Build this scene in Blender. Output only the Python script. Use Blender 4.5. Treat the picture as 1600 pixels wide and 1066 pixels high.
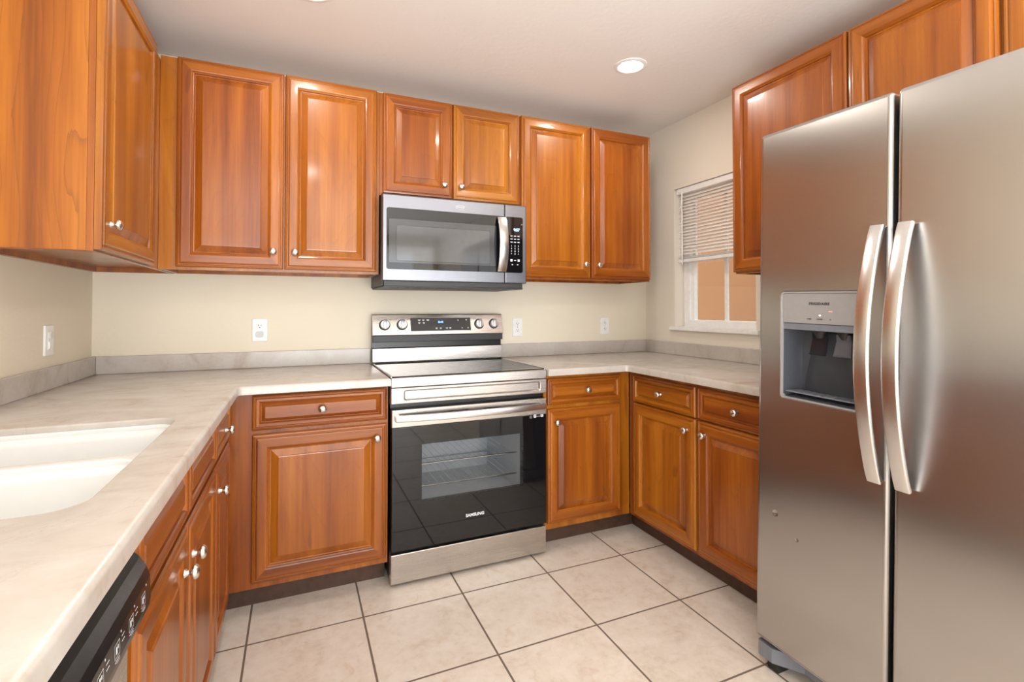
import bpy, bmesh, math, random
from mathutils import Vector, Matrix, geometry

for _o in list(bpy.data.objects):
    bpy.data.objects.remove(_o, do_unlink=True)
scn = bpy.context.scene
C = scn.collection
PI = math.pi
random.seed(7)

# ------------------------------------------------------------------ camera
cam_d = bpy.data.cameras.new('camera')
cam = bpy.data.objects.new('camera', cam_d)
C.objects.link(cam)
F_PX = 772.05
cam_d.sensor_fit = 'HORIZONTAL'
cam_d.sensor_width = 36.0
cam_d.lens = F_PX / 1600 * 36.0
cam_d.shift_y = -64.49 / 1600
cam_d.clip_start = 0.02
cam.location = (0.8541, -2.8377, 1.2151)
cam.rotation_euler = (PI / 2 + 0.0176, 0, -0.4118)
scn.camera = cam

# ------------------------------------------------------------------ light, exposure
scn.view_settings.view_transform = 'Standard'
scn.view_settings.look = 'None'
scn.view_settings.gamma = 1.0
scn.view_settings.use_curve_mapping = False
scn.view_settings.exposure = 0.15

world = bpy.data.worlds.new('sky')
scn.world = world
world.use_nodes = True
_bg = world.node_tree.nodes['Background']
_bg.inputs[0].default_value = (0.92, 0.96, 1.0, 1)
_bg.inputs[1].default_value = 3.2


def area(name, loc, rot, sx, sy, power, col):
    d = bpy.data.lights.new(name, 'AREA')
    d.shape = 'RECTANGLE'
    d.size, d.size_y = sx, sy
    d.energy = power
    d.color = col
    o = bpy.data.objects.new(name, d)
    o.location = loc
    o.rotation_euler = rot
    C.objects.link(o)
    return o


# added unseen fill from behind the camera, standing in for assumed daylight
area('added_rear_fill', (0.6, -6.30, 1.15), (PI / 2, 0, 0), 4.8, 2.2, 70, (0.93, 0.96, 1.0))
# added unseen fill from the left, before the living area's windowless wall
area('added_side_fill', (-2.42, -4.7, 1.25), (PI / 2, 0, -PI / 2), 2.2, 1.7, 95, (0.93, 0.96, 1.0))
# added unseen fill aimed upwards, so the ceiling bounces light into the kitchen
area('added_ceiling_fill', (1.30, -4.3, 0.80), (PI - 0.25, 0, 0), 1.8, 1.4, 98, (0.93, 0.96, 1.0))
LENS_W = 200.0          # strength of the ceiling lamps' lenses


def down(name, loc, power):
    d = bpy.data.lights.new(name, 'AREA')
    d.shape = 'DISK'
    d.size = 0.13
    d.energy = power
    d.color = (1.0, 0.95, 0.88)
    o = bpy.data.objects.new(name, d)
    o.location = loc
    C.objects.link(o)


# further ceiling lamps, assumed and unseen, added as lights without fixtures
down('added_ceiling_lamp', (0.95, -2.55, 2.432), 6)
down('added_ceiling_lamp', (2.40, -2.55, 2.432), 6)

# ------------------------------------------------------------------ materials


class G:
    """small helper around a material node tree"""

    def __init__(s, name):
        s.m = bpy.data.materials.new(name)
        s.m.use_nodes = True
        s.t = s.m.node_tree
        s.b = s.t.nodes['Principled BSDF']

    def n(s, typ, **kw):
        nd = s.t.nodes.new(typ)
        for k, v in kw.items():
            if k.startswith('_'):
                setattr(nd, k[1:], v)
            else:
                key = int(k[1:]) if k[0] == 'i' and k[1:].isdigit() else k.replace('__', ' ')
                s.put(nd.inputs[key], v)
        return nd

    def put(s, inp, v):
        if isinstance(v, bpy.types.NodeSocket):
            s.t.links.new(v, inp)
        else:
            inp.default_value = v

    def set(s, **kw):
        for k, v in kw.items():
            s.put(s.b.inputs[k.replace('__', ' ')], v)
        return s

    def ramp(s, fac, stops):
        r = s.n('ShaderNodeValToRGB', Fac=fac)
        e = r.color_ramp.elements
        while len(e) < len(stops):
            e.new(0.5)
        for el, (p, c) in zip(e, stops):
            el.position = p
            el.color = (*c, 1)
        return r.outputs[0]

    def math(s, op, a, b=0.0, c=0.0):
        nd = s.n('ShaderNodeMath', _operation=op, i0=a, i1=b)
        if op in ('MULTIPLY_ADD',):
            s.put(nd.inputs[2], c)
        return nd.outputs[0]

    def mix(s, fac, a, b, typ='MIX'):
        nd = s.n('ShaderNodeMix', _data_type='RGBA', _blend_type=typ)
        s.put(nd.inputs[0], fac)
        s.put(nd.inputs[6], a if isinstance(a, bpy.types.NodeSocket) else (*a, 1))
        s.put(nd.inputs[7], b if isinstance(b, bpy.types.NodeSocket) else (*b, 1))
        return nd.outputs[2]

    def bump(s, h, strength, dist=0.002):
        bm_ = s.n('ShaderNodeBump', Height=h, Strength=strength, Distance=dist)
        s.put(s.b.inputs['Normal'], bm_.outputs[0])


def plain(name, col, rough=0.5, metal=0.0, spec=0.5, coat=0.0, noise=0.04):
    g = G(name)
    tc = g.n('ShaderNodeTexCoord')
    nz = g.n('ShaderNodeTexNoise', Vector=tc.outputs['Object'], Scale=35.0, Detail=3.0)
    lo = tuple(max(0, c * (1 - noise)) for c in col)
    hi = tuple(min(1, c * (1 + noise)) for c in col)
    g.set(Base__Color=g.ramp(nz.outputs[0], [(0.3, lo), (0.7, hi)]), Roughness=rough, Metallic=metal)
    g.b.inputs['Specular IOR Level'].default_value = spec
    g.b.inputs['Coat Weight'].default_value = coat
    return g.m


def wood(name, horiz=False, figured=False, dark=1.0):
    g = G(name)
    tc = g.n('ShaderNodeTexCoord')
    oi = g.n('ShaderNodeObjectInfo')
    rv = oi.outputs['Random']
    off = g.n('ShaderNodeCombineXYZ', X=g.math('MULTIPLY', rv, 37.0), Y=g.math('MULTIPLY', rv, 11.0), Z=g.math('MULTIPLY', rv, 23.0))
    v = g.n('ShaderNodeVectorMath', _operation='ADD', i0=tc.outputs['Object'], i1=off.outputs[0]).outputs[0]
    if horiz:
        def mp(k, kx=1.0):
            return g.n('ShaderNodeMapping', Vector=v, Scale=(k, kx, kx)).outputs[0]
    else:
        def mp(k, kx=1.0):
            return g.n('ShaderNodeMapping', Vector=v, Scale=(kx, kx, k)).outputs[0]
    n1 = g.n('ShaderNodeTexNoise', Vector=mp(0.10), Scale=7.0, Detail=4.0, Roughness=0.55, Distortion=0.7).outputs[0]
    n2 = g.n('ShaderNodeTexNoise', Vector=mp(0.03), Scale=95.0, Detail=3.0, Roughness=0.6).outputs[0]
    n3 = g.n('ShaderNodeTexNoise', Vector=mp(0.02), Scale=16.0, Detail=1.0).outputs[0]
    cn = g.n('ShaderNodeTexNoise', Vector=mp(0.22), Scale=4.2, Detail=1.5, Roughness=0.45, Distortion=0.25).outputs[0]
    saw = g.math('FRACT', g.math('MULTIPLY_ADD', n2, 0.25, g.math('MULTIPLY', cn, 17.0)))
    f = g.math('ADD', g.math('MULTIPLY', n1, 0.42), g.math('MULTIPLY', n2, 0.20))
    f = g.math('ADD', f, g.math('MULTIPLY', n3, 0.38))
    k = dark
    base = g.ramp(f, [(0.36, (0.200 * k, 0.047 * k, 0.0026 * k)), (0.46, (0.310 * k, 0.081 * k, 0.0042 * k)), (0.56, (0.410 * k, 0.124 * k, 0.0075 * k)), (0.68, (0.525 * k, 0.184 * k, 0.0165 * k))])
    line = g.ramp(saw, [(0.0, (1, 1, 1)), (0.12, (0.25, 0.25, 0.25)), (0.6, (0, 0, 0))])
    lw = g.math('MULTIPLY', line, 0.55 if figured else 0.20)
    c = g.mix(lw, base, (0.17 * k, 0.040 * k, 0.003 * k))
    # little gum pockets along the grain
    vo = g.n('ShaderNodeTexNoise', Vector=mp(0.22), Scale=24.0, Detail=1.0, Distortion=0.4).outputs[0]
    gp = g.ramp(vo, [(0.735, (0, 0, 0)), (0.78, (1, 1, 1))])
    c = g.mix(g.math('MULTIPLY', gp, 0.75 if figured else 0.4), c, (0.10 * k, 0.026 * k, 0.004 * k))
    hs = g.n('ShaderNodeHueSaturation', Color=c, Value=g.math('MULTIPLY_ADD', rv, 0.16, 0.92), Hue=g.math('MULTIPLY_ADD', rv, 0.012, 0.494))
    g.set(Base__Color=hs.outputs[0], Roughness=0.34)
    g.b.inputs['Specular IOR Level'].default_value = 0.38
    g.b.inputs['Coat Weight'].default_value = 0.42
    g.b.inputs['Coat Roughness'].default_value = 0.12
    g.bump(n2, 0.05, 0.001)
    return g.m


def steel(name, col=(0.62, 0.585, 0.55), rough=0.24, axis='x', aniso=0.0, dents=None, rot=0.0, grain=0.05):
    """brushed stainless; axis is the local direction of the brush lines"""
    g = G(name)
    tc = g.n('ShaderNodeTexCoord')
    sc = {'x': (1.5, 300, 300), 'z': (300, 300, 1.5)}[axis]
    mp = g.n('ShaderNodeMapping', Vector=tc.outputs['Object'], Scale=sc).outputs[0]
    nz = g.n('ShaderNodeTexNoise', Vector=mp, Scale=4.0, Detail=2.0).outputs[0]
    lo = tuple(c * (1 - grain) for c in col)
    g.set(Base__Color=g.ramp(nz, [(0.3, lo), (0.7, col)]), Metallic=1.0)
    g.set(Roughness=g.math('MULTIPLY_ADD', nz, grain, rough - grain / 2))
    if aniso:
        tg = g.n('ShaderNodeTangent', _direction_type='RADIAL', _axis='Z')
        g.set(Anisotropic=aniso, Tangent=tg.outputs[0])
        g.b.inputs['Anisotropic Rotation'].default_value = rot
    h = g.math('MULTIPLY', nz, 0.0)
    if dents:
        for (dx, dy, dz, r) in dents:
            d = g.n('ShaderNodeVectorMath', _operation='DISTANCE', i0=tc.outputs['Object'], i1=(dx, dy, dz)).outputs['Value']
            mr = g.n('ShaderNodeMapRange', Value=d)
            mr.interpolation_type = 'SMOOTHSTEP'
            mr.inputs[1].default_value = 0.0
            mr.inputs[2].default_value = r
            mr.inputs[3].default_value = -1.0
            mr.inputs[4].default_value = 0.0
            h = g.math('ADD', h, mr.outputs[0])
        g.bump(h, 1.0, 0.003)
    return g.m


def glassy(name, tint=(0.9, 0.9, 0.9), mixf=0.12, rough=0.0):
    """a thin pane: mostly clear with a mirror share at grazing angles"""
    m = bpy.data.materials.new(name)
    m.use_nodes = True
    t = m.node_tree
    t.nodes.clear()
    out = t.nodes.new('ShaderNodeOutputMaterial')
    tr = t.nodes.new('ShaderNodeBsdfTransparent')
    tr.inputs[0].default_value = (*tint, 1)
    gl = t.nodes.new('ShaderNodeBsdfGlossy')
    gl.inputs['Roughness'].default_value = rough
    fr = t.nodes.new('ShaderNodeFresnel')
    fr.inputs[0].default_value = 1.5
    mx = t.nodes.new('ShaderNodeMixShader')
    ge = t.nodes.new('ShaderNodeNewGeometry')
    inv = t.nodes.new('ShaderNodeMath')
    inv.operation = 'SUBTRACT'
    inv.inputs[0].default_value = 1.0
    t.links.new(ge.outputs['Backfacing'], inv.inputs[1])
    mu = t.nodes.new('ShaderNodeMath')
    mu.operation = 'MULTIPLY'
    t.links.new(fr.outputs[0], mu.inputs[0])
    t.links.new(inv.outputs[0], mu.inputs[1])
    t.links.new(mu.outputs[0], mx.inputs[0])
    t.links.new(tr.outputs[0], mx.inputs[1])
    t.links.new(gl.outputs[0], mx.inputs[2])
    t.links.new(mx.outputs[0], out.inputs[0])
    return m


def emit(name, col, strength):
    g = G(name)
    g.set(Base__Color=(*col, 1), Emission__Color=(*col, 1), Emission__Strength=strength, Roughness=0.6)
    return g.m


def stone(name):
    g = G(name)
    tc = g.n('ShaderNodeTexCoord')
    o = tc.outputs['Object']
    warp = g.n('ShaderNodeTexNoise', Vector=o, Scale=3.2, Detail=4.0, Distortion=1.2)
    a = g.n('ShaderNodeTexNoise', Vector=g.n('ShaderNodeMapping', Vector=o, Scale=(1.0, 1.35, 1.0), Rotation=(0, 0, 0.5)).outputs[0], Scale=4.6, Detail=6.0, Roughness=0.58, Distortion=1.1).outputs[0]
    f = g.n('ShaderNodeTexNoise', Vector=o, Scale=60.0, Detail=4.0).outputs[0]
    base = g.ramp(g.math('ADD', g.math('MULTIPLY', a, 0.85), g.math('MULTIPLY', f, 0.15)),
                  [(0.30, (0.42, 0.355, 0.295)), (0.43, (0.50, 0.457, 0.415)), (0.60, (0.545, 0.510, 0.475)), (0.75, (0.60, 0.575, 0.545))])
    vn = g.n('ShaderNodeTexNoise', Vector=o, Scale=4.2, Detail=8.0, Roughness=0.66, Distortion=3.5).outputs[0]
    ridge = g.math('ABSOLUTE', g.math('SUBTRACT', vn, 0.5))
    vein = g.ramp(ridge, [(0.0, (1, 1, 1)), (0.006, (0.25, 0.25, 0.25)), (0.016, (0, 0, 0))])
    gate = g.ramp(warp.outputs[0], [(0.5, (0, 0, 0)), (0.68, (1, 1, 1))])
    vm = g.math('MULTIPLY', g.math('MULTIPLY', vein, gate), 0.55)
    c = g.mix(vm, base, (0.36, 0.265, 0.19))
    g.set(Base__Color=c, Roughness=0.27)
    g.bump(f, 0.03, 0.001)
    return g.m


def tiles(name, T, x0, y0):
    g = G(name)
    tc = g.n('ShaderNodeTexCoord')
    v = g.n('ShaderNodeVectorMath', _operation='SUBTRACT', i0=tc.outputs['Object'], i1=(x0, y0, 0)).outputs[0]
    br = g.n('ShaderNodeTexBrick', Vector=v, Scale=1.0, _offset=0.0, _squash=1.0)
    br.inputs['Mortar Size'].default_value = 0.0040
    br.inputs['Mortar Smooth'].default_value = 0.15
    br.inputs['Brick Width'].default_value = T
    br.inputs['Row Height'].default_value = T
    br.inputs['Color1'].default_value = (0, 0, 0, 1)
    br.inputs['Color2'].default_value = (1, 1, 1, 1)
    br.inputs['Bias'].default_value = 0.0
    n1 = g.n('ShaderNodeTexNoise', Vector=v, Scale=5.5, Detail=6.0, Roughness=0.62, Distortion=1.0).outputs[0]
    n2 = g.n('ShaderNodeTexNoise', Vector=v, Scale=26.0, Detail=5.0, Roughness=0.7).outputs[0]
    f = g.math('ADD', g.math('MULTIPLY', n1, 0.55), g.math('MULTIPLY', n2, 0.45))
    base = g.ramp(f, [(0.34, (0.56, 0.475, 0.395)), (0.47, (0.66, 0.585, 0.51)), (0.60, (0.71, 0.65, 0.585)), (0.74, (0.73, 0.69, 0.64))])
    sp = g.n('ShaderNodeTexNoise', Vector=v, Scale=13.0, Detail=3.0, Distortion=1.5).outputs[0]
    base = g.mix(g.math('MULTIPLY', g.ramp(sp, [(0.60, (0, 0, 0)), (0.72, (1, 1, 1))]), 0.40), base, (0.55, 0.40, 0.285))
    tone = g.n('ShaderNodeHueSaturation', Color=base, Value=g.math('MULTIPLY_ADD', br.outputs['Color'], 0.06, 0.97))
    c = g.mix(br.outputs['Fac'], tone.outputs[0], (0.150, 0.112, 0.085))
    g.set(Base__Color=c, Roughness=g.math('MULTIPLY_ADD', br.outputs['Fac'], 0.45, 0.34))
    h = g.math('MULTIPLY_ADD', n2, 0.08, g.math('SUBTRACT', 1.0, br.outputs['Fac']))
    g.bump(h, 0.35, 0.003)
    return g.m


def plaster(name, col, bump=0.18, scale=55.0):
    g = G(name)
    tc = g.n('ShaderNodeTexCoord')
    n = g.n('ShaderNodeTexNoise', Vector=tc.outputs['Object'], Scale=scale, Detail=4.0, Roughness=0.55).outputs[0]
    m = g.n('ShaderNodeTexNoise', Vector=tc.outputs['Object'], Scale=1.7, Detail=2.0).outputs[0]
    lo = tuple(c * 0.98 for c in col)
    g.set(Base__Color=g.ramp(m, [(0.3, lo), (0.7, col)]), Roughness=0.72)
    g.b.inputs['Specular IOR Level'].default_value = 0.25
    g.bump(n, bump, 0.004)
    return g.m


WOOD = wood('cherry_vertical', dark=0.90)
WOODH = wood('cherry_horizontal', horiz=True, dark=0.86)
WOODF = wood('cherry_figured', figured=True, dark=0.95)
WOODPAIR = [WOOD, WOODH]
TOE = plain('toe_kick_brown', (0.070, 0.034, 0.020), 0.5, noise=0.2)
STONE = stone('beige_stone')
TILE = tiles('floor_tile', 0.4078, 0.6973, -0.8024)
WALLM = plaster('cream_wall', (0.80, 0.735, 0.60))
WALLR = plaster('cream_wall_shade_side', (0.80, 0.745, 0.66))  # less yellow copy of the cream wall, its shade-side tone put into the colour
CEIL = plaster('ceiling_texture', (0.86, 0.825, 0.79), 0.28, 40.0)
STEEL = steel('steel_brushed_across', (0.53, 0.492, 0.46), 0.27, 'x', 0.7, rot=0.0)
STEELM = steel('steel_microwave', (0.255, 0.262, 0.295), 0.30, 'x', 0.5)
STEELF = steel('steel_fridge', (0.455, 0.44, 0.428), 0.25, 'z', 0.78, rot=0.0, grain=0.02)
FDENT = steel('steel_fridge_dented', (0.455, 0.44, 0.428), 0.25, 'z', 0.78, rot=0.0, grain=0.02, dents=[(0.072, -0.80, 0.520, 0.011), (0.148, -0.80, 0.467, 0.008)])
SATIN = steel('satin_bar', (0.70, 0.69, 0.68), 0.26, 'x', 0.0)
NICKEL = plain('brushed_nickel', (0.72, 0.69, 0.65), 0.24, 1.0)
BLACKG = plain('black_glass', (0.006, 0.006, 0.007), 0.03, 0.0, 0.5, 0.0)
BLACKP = plain('black_plastic', (0.012, 0.011, 0.011), 0.30)
DARKG = plain('dark_grey_case', (0.035, 0.034, 0.036), 0.45)
GREYP = plain('grey_plastic', (0.16, 0.168, 0.195), 0.33)
GREYD = plain('slate_plastic', (0.060, 0.064, 0.076), 0.26)
GREYS = plain('slate_splash', (0.085, 0.091, 0.108), 0.18)
GREYT = plain('taupe_plastic', (0.27, 0.258, 0.255), 0.35)
WHITE = plain('white_plastic', (0.86, 0.86, 0.85), 0.32)
SINKW = plain('white_sink', (0.74, 0.745, 0.74), 0.22, noise=0.01)
VINYL = plain('white_vinyl', (0.88, 0.88, 0.88), 0.35)
SLAT = plain('blind_slat', (0.94, 0.91, 0.87), 0.5)
_t = SLAT.node_tree
_tl = _t.nodes.new('ShaderNodeBsdfTranslucent')
_tl.inputs[0].default_value = (0.92, 0.85, 0.78, 1)
_mx = _t.nodes.new('ShaderNodeMixShader')
_mx.inputs[0].default_value = 0.2
_out = [n for n in _t.nodes if n.type == 'OUTPUT_MATERIAL'][0]
_t.links.new(_t.nodes['Principled BSDF'].outputs[0], _mx.inputs[1])
_t.links.new(_tl.outputs[0], _mx.inputs[2])
_t.links.new(_mx.outputs[0], _out.inputs[0])
MARK = plain('light_marking', (0.78, 0.80, 0.84), 0.5)
MARKD = plain('dark_marking', (0.03, 0.03, 0.032), 0.5)
SLOT = plain('dark_slot', (0.02, 0.02, 0.022), 0.6)
KNOBM = plain('range_knob_silver', (0.62, 0.63, 0.65), 0.28, 0.75)
ENAMEL = plain('oven_enamel', (0.62, 0.64, 0.66), 0.4)
CHROME = plain('rack_wire', (0.80, 0.79, 0.76), 0.2, 1.0)
PANE = glassy('window_pane', (0.95, 0.96, 0.95))
OVENPANE = glassy('oven_pane', (0.88, 0.89, 0.90))
CLEARP = glassy('clear_plastic', (0.72, 0.75, 0.80), rough=0.08)
MWPANE = plain('microwave_pane', (0.060, 0.063, 0.070), 0.06, 0.0, 0.8)
MWBEZ = plain('microwave_pane_edge', (0.040, 0.042, 0.047), 0.08, 0.0, 0.7)
DIGIT = emit('cyan_digit', (0.35, 0.75, 1.0), 2.5)
DIGITB = emit('blue_digit', (0.12, 0.32, 1.0), 3.0)
LED = emit('white_led', (1.0, 0.93, 0.85), 3.0)
LEDR = emit('red_led', (1.0, 0.25, 0.2), 0.9)
LENS = emit('lamp_lens', (1.0, 0.94, 0.85), LENS_W)
STUCCO = plaster('outside_stucco', (0.265, 0.120, 0.050), 0.3, 80)
GROUNDM = plaster('outside_ground', (0.42, 0.38, 0.32), 0.3, 30)

# ------------------------------------------------------------------ mesh helpers


def obj(name, bm, mats, parent=None, loc=(0, 0, 0), rz=0.0, smooth=False):
    me = bpy.data.meshes.new(name)
    bmesh.ops.recalc_face_normals(bm, faces=bm.faces[:])
    if smooth:
        for f in bm.faces:
            f.smooth = True
    bm.to_mesh(me)
    bm.free()
    for m in (mats if isinstance(mats, (list, tuple)) else [mats]):
        me.materials.append(m)
    if smooth:
        me.set_sharp_from_angle(angle=math.radians(38))
    o = bpy.data.objects.new(name, me)
    C.objects.link(o)
    o.location = loc
    o.rotation_euler = (0, 0, rz)
    if parent:
        o.parent = parent
    return o


def tag(o, label, cat, group=None):
    o['label'] = label
    o['category'] = cat
    if group:
        o['group'] = group
    return o


def thing(name, label, cat, loc=(0, 0, 0), rz=0.0, group=None):
    o = bpy.data.objects.new(name, None)
    o.empty_display_size = 0.1
    C.objects.link(o)
    o.location = loc
    o.rotation_euler = (0, 0, rz)
    return tag(o, label, cat, group)


def struct(name, bm, m, parent=None, **kw):
    o = obj(name, bm, m, parent, **kw)
    if not parent:
        o['kind'] = 'structure'
    return o


def box(bm, x0, x1, y0, y1, z0, z1, bev=0.0, seg=2, mi=0):
    t = bmesh.new()
    bmesh.ops.create_cube(t, size=1.0)
    for v in t.verts:
        v.co = Vector(((x0 + x1) / 2 + v.co.x * (x1 - x0), (y0 + y1) / 2 + v.co.y * (y1 - y0), (z0 + z1) / 2 + v.co.z * (z1 - z0)))
    if bev:
        bmesh.ops.bevel(t, geom=t.edges[:], offset=bev, segments=seg, affect='EDGES', profile=0.5)
    join(bm, t, mi)
    return bm


def join(bm, t, mi=None):
    me = bpy.data.meshes.new('tmp')
    t.to_mesh(me)
    t.free()
    n0 = len(bm.faces)
    bm.from_mesh(me)
    bpy.data.meshes.remove(me)
    if mi:
        bm.faces.ensure_lookup_table()
        for f in bm.faces[n0:]:
            f.material_index = mi


def new():
    return bmesh.new()


def B(*a, **k):
    return box(new(), *a, **k)


def rings(bm, loops, close0=True, close1=True, mi=0, cyc=True):
    """skin consecutive loops of equal length"""
    vs = [[bm.verts.new(p) for p in lp] for lp in loops]
    n = len(loops[0])
    for a, b in zip(vs[:-1], vs[1:]):
        for i in range(n if cyc else n - 1):
            j = (i + 1) % n
            f = bm.faces.new((a[i], a[j], b[j], b[i]))
            f.material_index = mi
    if close0:
        bm.faces.new(vs[0][::-1]).material_index = mi
    if close1:
        bm.faces.new(vs[-1]).material_index = mi
    return vs


def lathe(bm, prof, n=20, axis='y', sgn=-1, c=(0, 0, 0), mi=0, sx=1.0, sz=1.0):
    """prof: (radius, distance along axis)"""
    loops = []
    for r, d in prof:
        lp = []
        for i in range(n):
            a = 2 * PI * i / n
            u, w = math.cos(a) * max(r, 1e-4) * sx, math.sin(a) * max(r, 1e-4) * sz
            p = {'y': (u, sgn * d, w), 'z': (u, w, sgn * d)}[axis]
            lp.append((c[0] + p[0], c[1] + p[1], c[2] + p[2]))
        loops.append(lp)
    rings(bm, loops, mi=mi)
    return bm


def tube(bm, pts, r, n=10, mi=0):
    pts = [Vector(p) for p in pts]
    loops = []
    up = Vector((0.123, 0.321, 0.94)).normalized()
    for i, p in enumerate(pts):
        d = (pts[min(i + 1, len(pts) - 1)] - pts[max(i - 1, 0)]).normalized()
        a = d.cross(up)
        if a.length < 0.2:
            a = d.cross(Vector((1, 0, 0)))
        a.normalize()
        b = d.cross(a)
        loops.append([p + (a * math.cos(2 * PI * k / n) + b * math.sin(2 * PI * k / n)) * r for k in range(n)])
    rings(bm, loops, mi=mi)
    return bm


def rrect(x0, x1, y0, y1, r, n=6):
    """rounded rectangle, counter-clockwise"""
    out = []
    for cx, cy, a0 in ((x1 - r, y0 + r, -PI / 2), (x1 - r, y1 - r, 0), (x0 + r, y1 - r, PI / 2), (x0 + r, y0 + r, PI)):
        for i in range(n + 1):
            a = a0 + (PI / 2) * i / n
            out.append((cx + r * math.cos(a), cy + r * math.sin(a)))
    return out


def offset(poly, d):
    """move a counter-clockwise outline inwards by d"""
    n = len(poly)
    out = []
    for i in range(n):
        p0, p1, p2 = Vector(poly[i - 1]), Vector(poly[i]), Vector(poly[(i + 1) % n])
        a, b = (p1 - p0), (p2 - p1)
        if a.length < 1e-9:
            a = b
        if b.length < 1e-9:
            b = a
        n1 = Vector((-a.y, a.x)).normalized()
        n2 = Vector((-b.y, b.x)).normalized()
        m = n1 + n2
        m = m / max(m.dot(m) / 2, 0.3)
        q = p1 + m * d
        out.append((q.x, q.y))
    return out


def slab(bm, outer, holes, t, r, M=lambda u, v, w: (u, v, w), hole_r=None, mi=0, back=True):
    """plate from an outline with holes: front face at w=t with rounded rims, back at w=0"""
    hole_r = r if hole_r is None else hole_r

    def prof(rr):
        if rr <= 0:
            return [(0, 0.0), (0, t)]
        k = 4
        return [(0, 0.0), (0, t - rr)] + [(rr * (1 - math.cos(PI / 2 * i / k)), t - rr + rr * math.sin(PI / 2 * i / k)) for i in range(1, k + 1)]

    def wall(poly, rr, sign):
        loops = [[(*p, w) for p in offset(poly, sign * d)] for d, w in prof(rr)]
        vs = rings(bm, [[M(*p) for p in lp] for lp in loops], close0=False, close1=False, mi=mi)
        return vs[0], vs[-1], [p[:2] for p in loops[0]], [p[:2] for p in loops[-1]]

    sets = [wall(outer, r, 1)] + [wall(h, hole_r, -1) for h in holes]
    for side in ((0, 1) if back else (1,)):
        verts = [v for s in sets for v in s[side]]
        polys = [[Vector((*p, 0)) for p in s[2 + side]] for s in sets]
        for tri in geometry.tessellate_polygon(polys):
            try:
                bm.faces.new([verts[i] for i in tri]).material_index = mi
            except ValueError:
                pass
    bmesh.ops.remove_doubles(bm, verts=bm.verts[:], dist=1e-6)
    return bm


def front(u, v, w):          # plate standing up, its face towards local -y
    return (u, -w, v)


def text(s, size, bold=0.0, spacing=1.0):
    cu = bpy.data.curves.new('lettering', 'FONT')
    cu.body = s
    cu.size = size
    cu.align_x = 'CENTER'
    cu.align_y = 'CENTER'
    cu.extrude = 0.0003
    cu.offset = bold
    cu.space_character = spacing
    o = bpy.data.objects.new('lettering', cu)
    C.objects.link(o)
    dg = bpy.context.evaluated_depsgraph_get()
    me = bpy.data.meshes.new_from_object(o.evaluated_get(dg))
    bpy.data.objects.remove(o, do_unlink=True)
    bm = bmesh.new()
    bm.from_mesh(me)
    bpy.data.meshes.remove(me)
    for v in bm.verts:
        v.co = Vector((v.co.x, -v.co.z, v.co.y))
    return bm


def shift(bm, x, y, z):
    bmesh.ops.translate(bm, verts=bm.verts[:], vec=(x, y, z))
    return bm


# ------------------------------------------------------------------ room shell
W, H = 3.135, 2.439
WY0, WY1, WZ0, WZ1 = -0.915, -0.288, 1.085, 1.998      # window opening in the right wall
TH = 0.14

struct('floor', B(-2.6, W + TH, -6.6, TH, -0.1, 0.0), TILE)
struct('ceiling', B(-2.6, W + TH, -6.6, TH, H, H + 0.1), CEIL)
struct('wall_back', B(-TH, W + TH, 0, TH, 0, H), WALLM)
struct('wall_left', B(-TH, 0, -3.3, 0, 0, H), WALLM)
bm = new()
slab(bm, [(0, 0), (6.6, 0), (6.6, H), (0, H)], [[(-WY1, WZ0), (-WY0, WZ0), (-WY0, WZ1), (-WY1, WZ1)]], TH, 0, lambda u, v, w: (W + w, -u, v))
struct('wall_right', bm, WALLR)
bm = new()
slab(bm, [(-2.6, 0), (W + TH, 0), (W + TH, H), (-2.6, H)], [[(-1.5, 0.12), (2.7, 0.12), (2.7, 2.15), (-1.5, 2.15)]], TH, 0, lambda u, v, w: (u, -6.4 - w, v))  # assumed unglazed opening, added to the unseen rear wall for daylight
struct('wall_rear', bm, WALLM)
struct('wall_living', B(-2.6, -2.5, -6.4, -3.3, 0, H), WALLM)
struct('wall_return', B(-2.6, -TH, -3.3, -3.18, 0, H), WALLM)

# outside, seen through the window
o = struct('wall_outside', B(4.55, 4.75, -4, 6, -0.4, 3.4), STUCCO)
o = struct('floor_outside', B(W + TH + 0.02, 4.54, -4, 6, -0.42, -0.3), GROUNDM)

# window: vinyl frame, sash, muntin, pane and sill
win = bpy.data.objects.new('window_1', None)
C.objects.link(win)
win['kind'] = 'structure'
FX = W + 0.078


def wframe(y0, y1, z0, z1, b, x0, x1, bev=0.004):
    bm = new()
    slab(bm, [(-y1, z0), (-y0, z0), (-y0, z1), (-y1, z1)], [[(-y1 + b, z0 + b), (-y0 - b, z0 + b), (-y0 - b, z1 - b), (-y1 + b, z1 - b)]], x1 - x0, bev,
         lambda u, v, w: (x1 - w, -u, v))
    return bm


obj('window_frame', wframe(WY0 + .001, WY1 - .001, WZ0 + .001, WZ1 - .001, 0.055, FX, FX + 0.055), VINYL, win)
obj('window_sash', wframe(WY0 + 0.05, WY1 - 0.05, WZ0 + 0.022, 1.545, 0.026, FX + 0.016, FX + 0.046, 0.003), VINYL, win)
obj('window_sash', wframe(WY0 + 0.05, WY1 - 0.05, 1.52, WZ1 - 0.03, 0.026, FX + 0.030, FX + 0.050, 0.003), VINYL, win)
obj('muntin', B(FX + 0.022, FX + 0.036, -0.632, -0.607, WZ0 + 0.04, WZ1 - 0.05, 0.003), VINYL, win)
obj('window_pane', B(FX + 0.027, FX + 0.031, WY0 + 0.06, WY1 - 0.06, WZ0 + 0.04, WZ1 - 0.05), PANE, win)
obj('sash_lock', B(FX + 0.004, FX + 0.016, -0.60, -0.54, 1.520, 1.532, 0.003), SLOT, win)
bm = B(W - 0.022, W + 0.076, WY0 + 0.002, WY1 - 0.002, WZ0 + 0.001, WZ0 + 0.012, 0.003)
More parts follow.
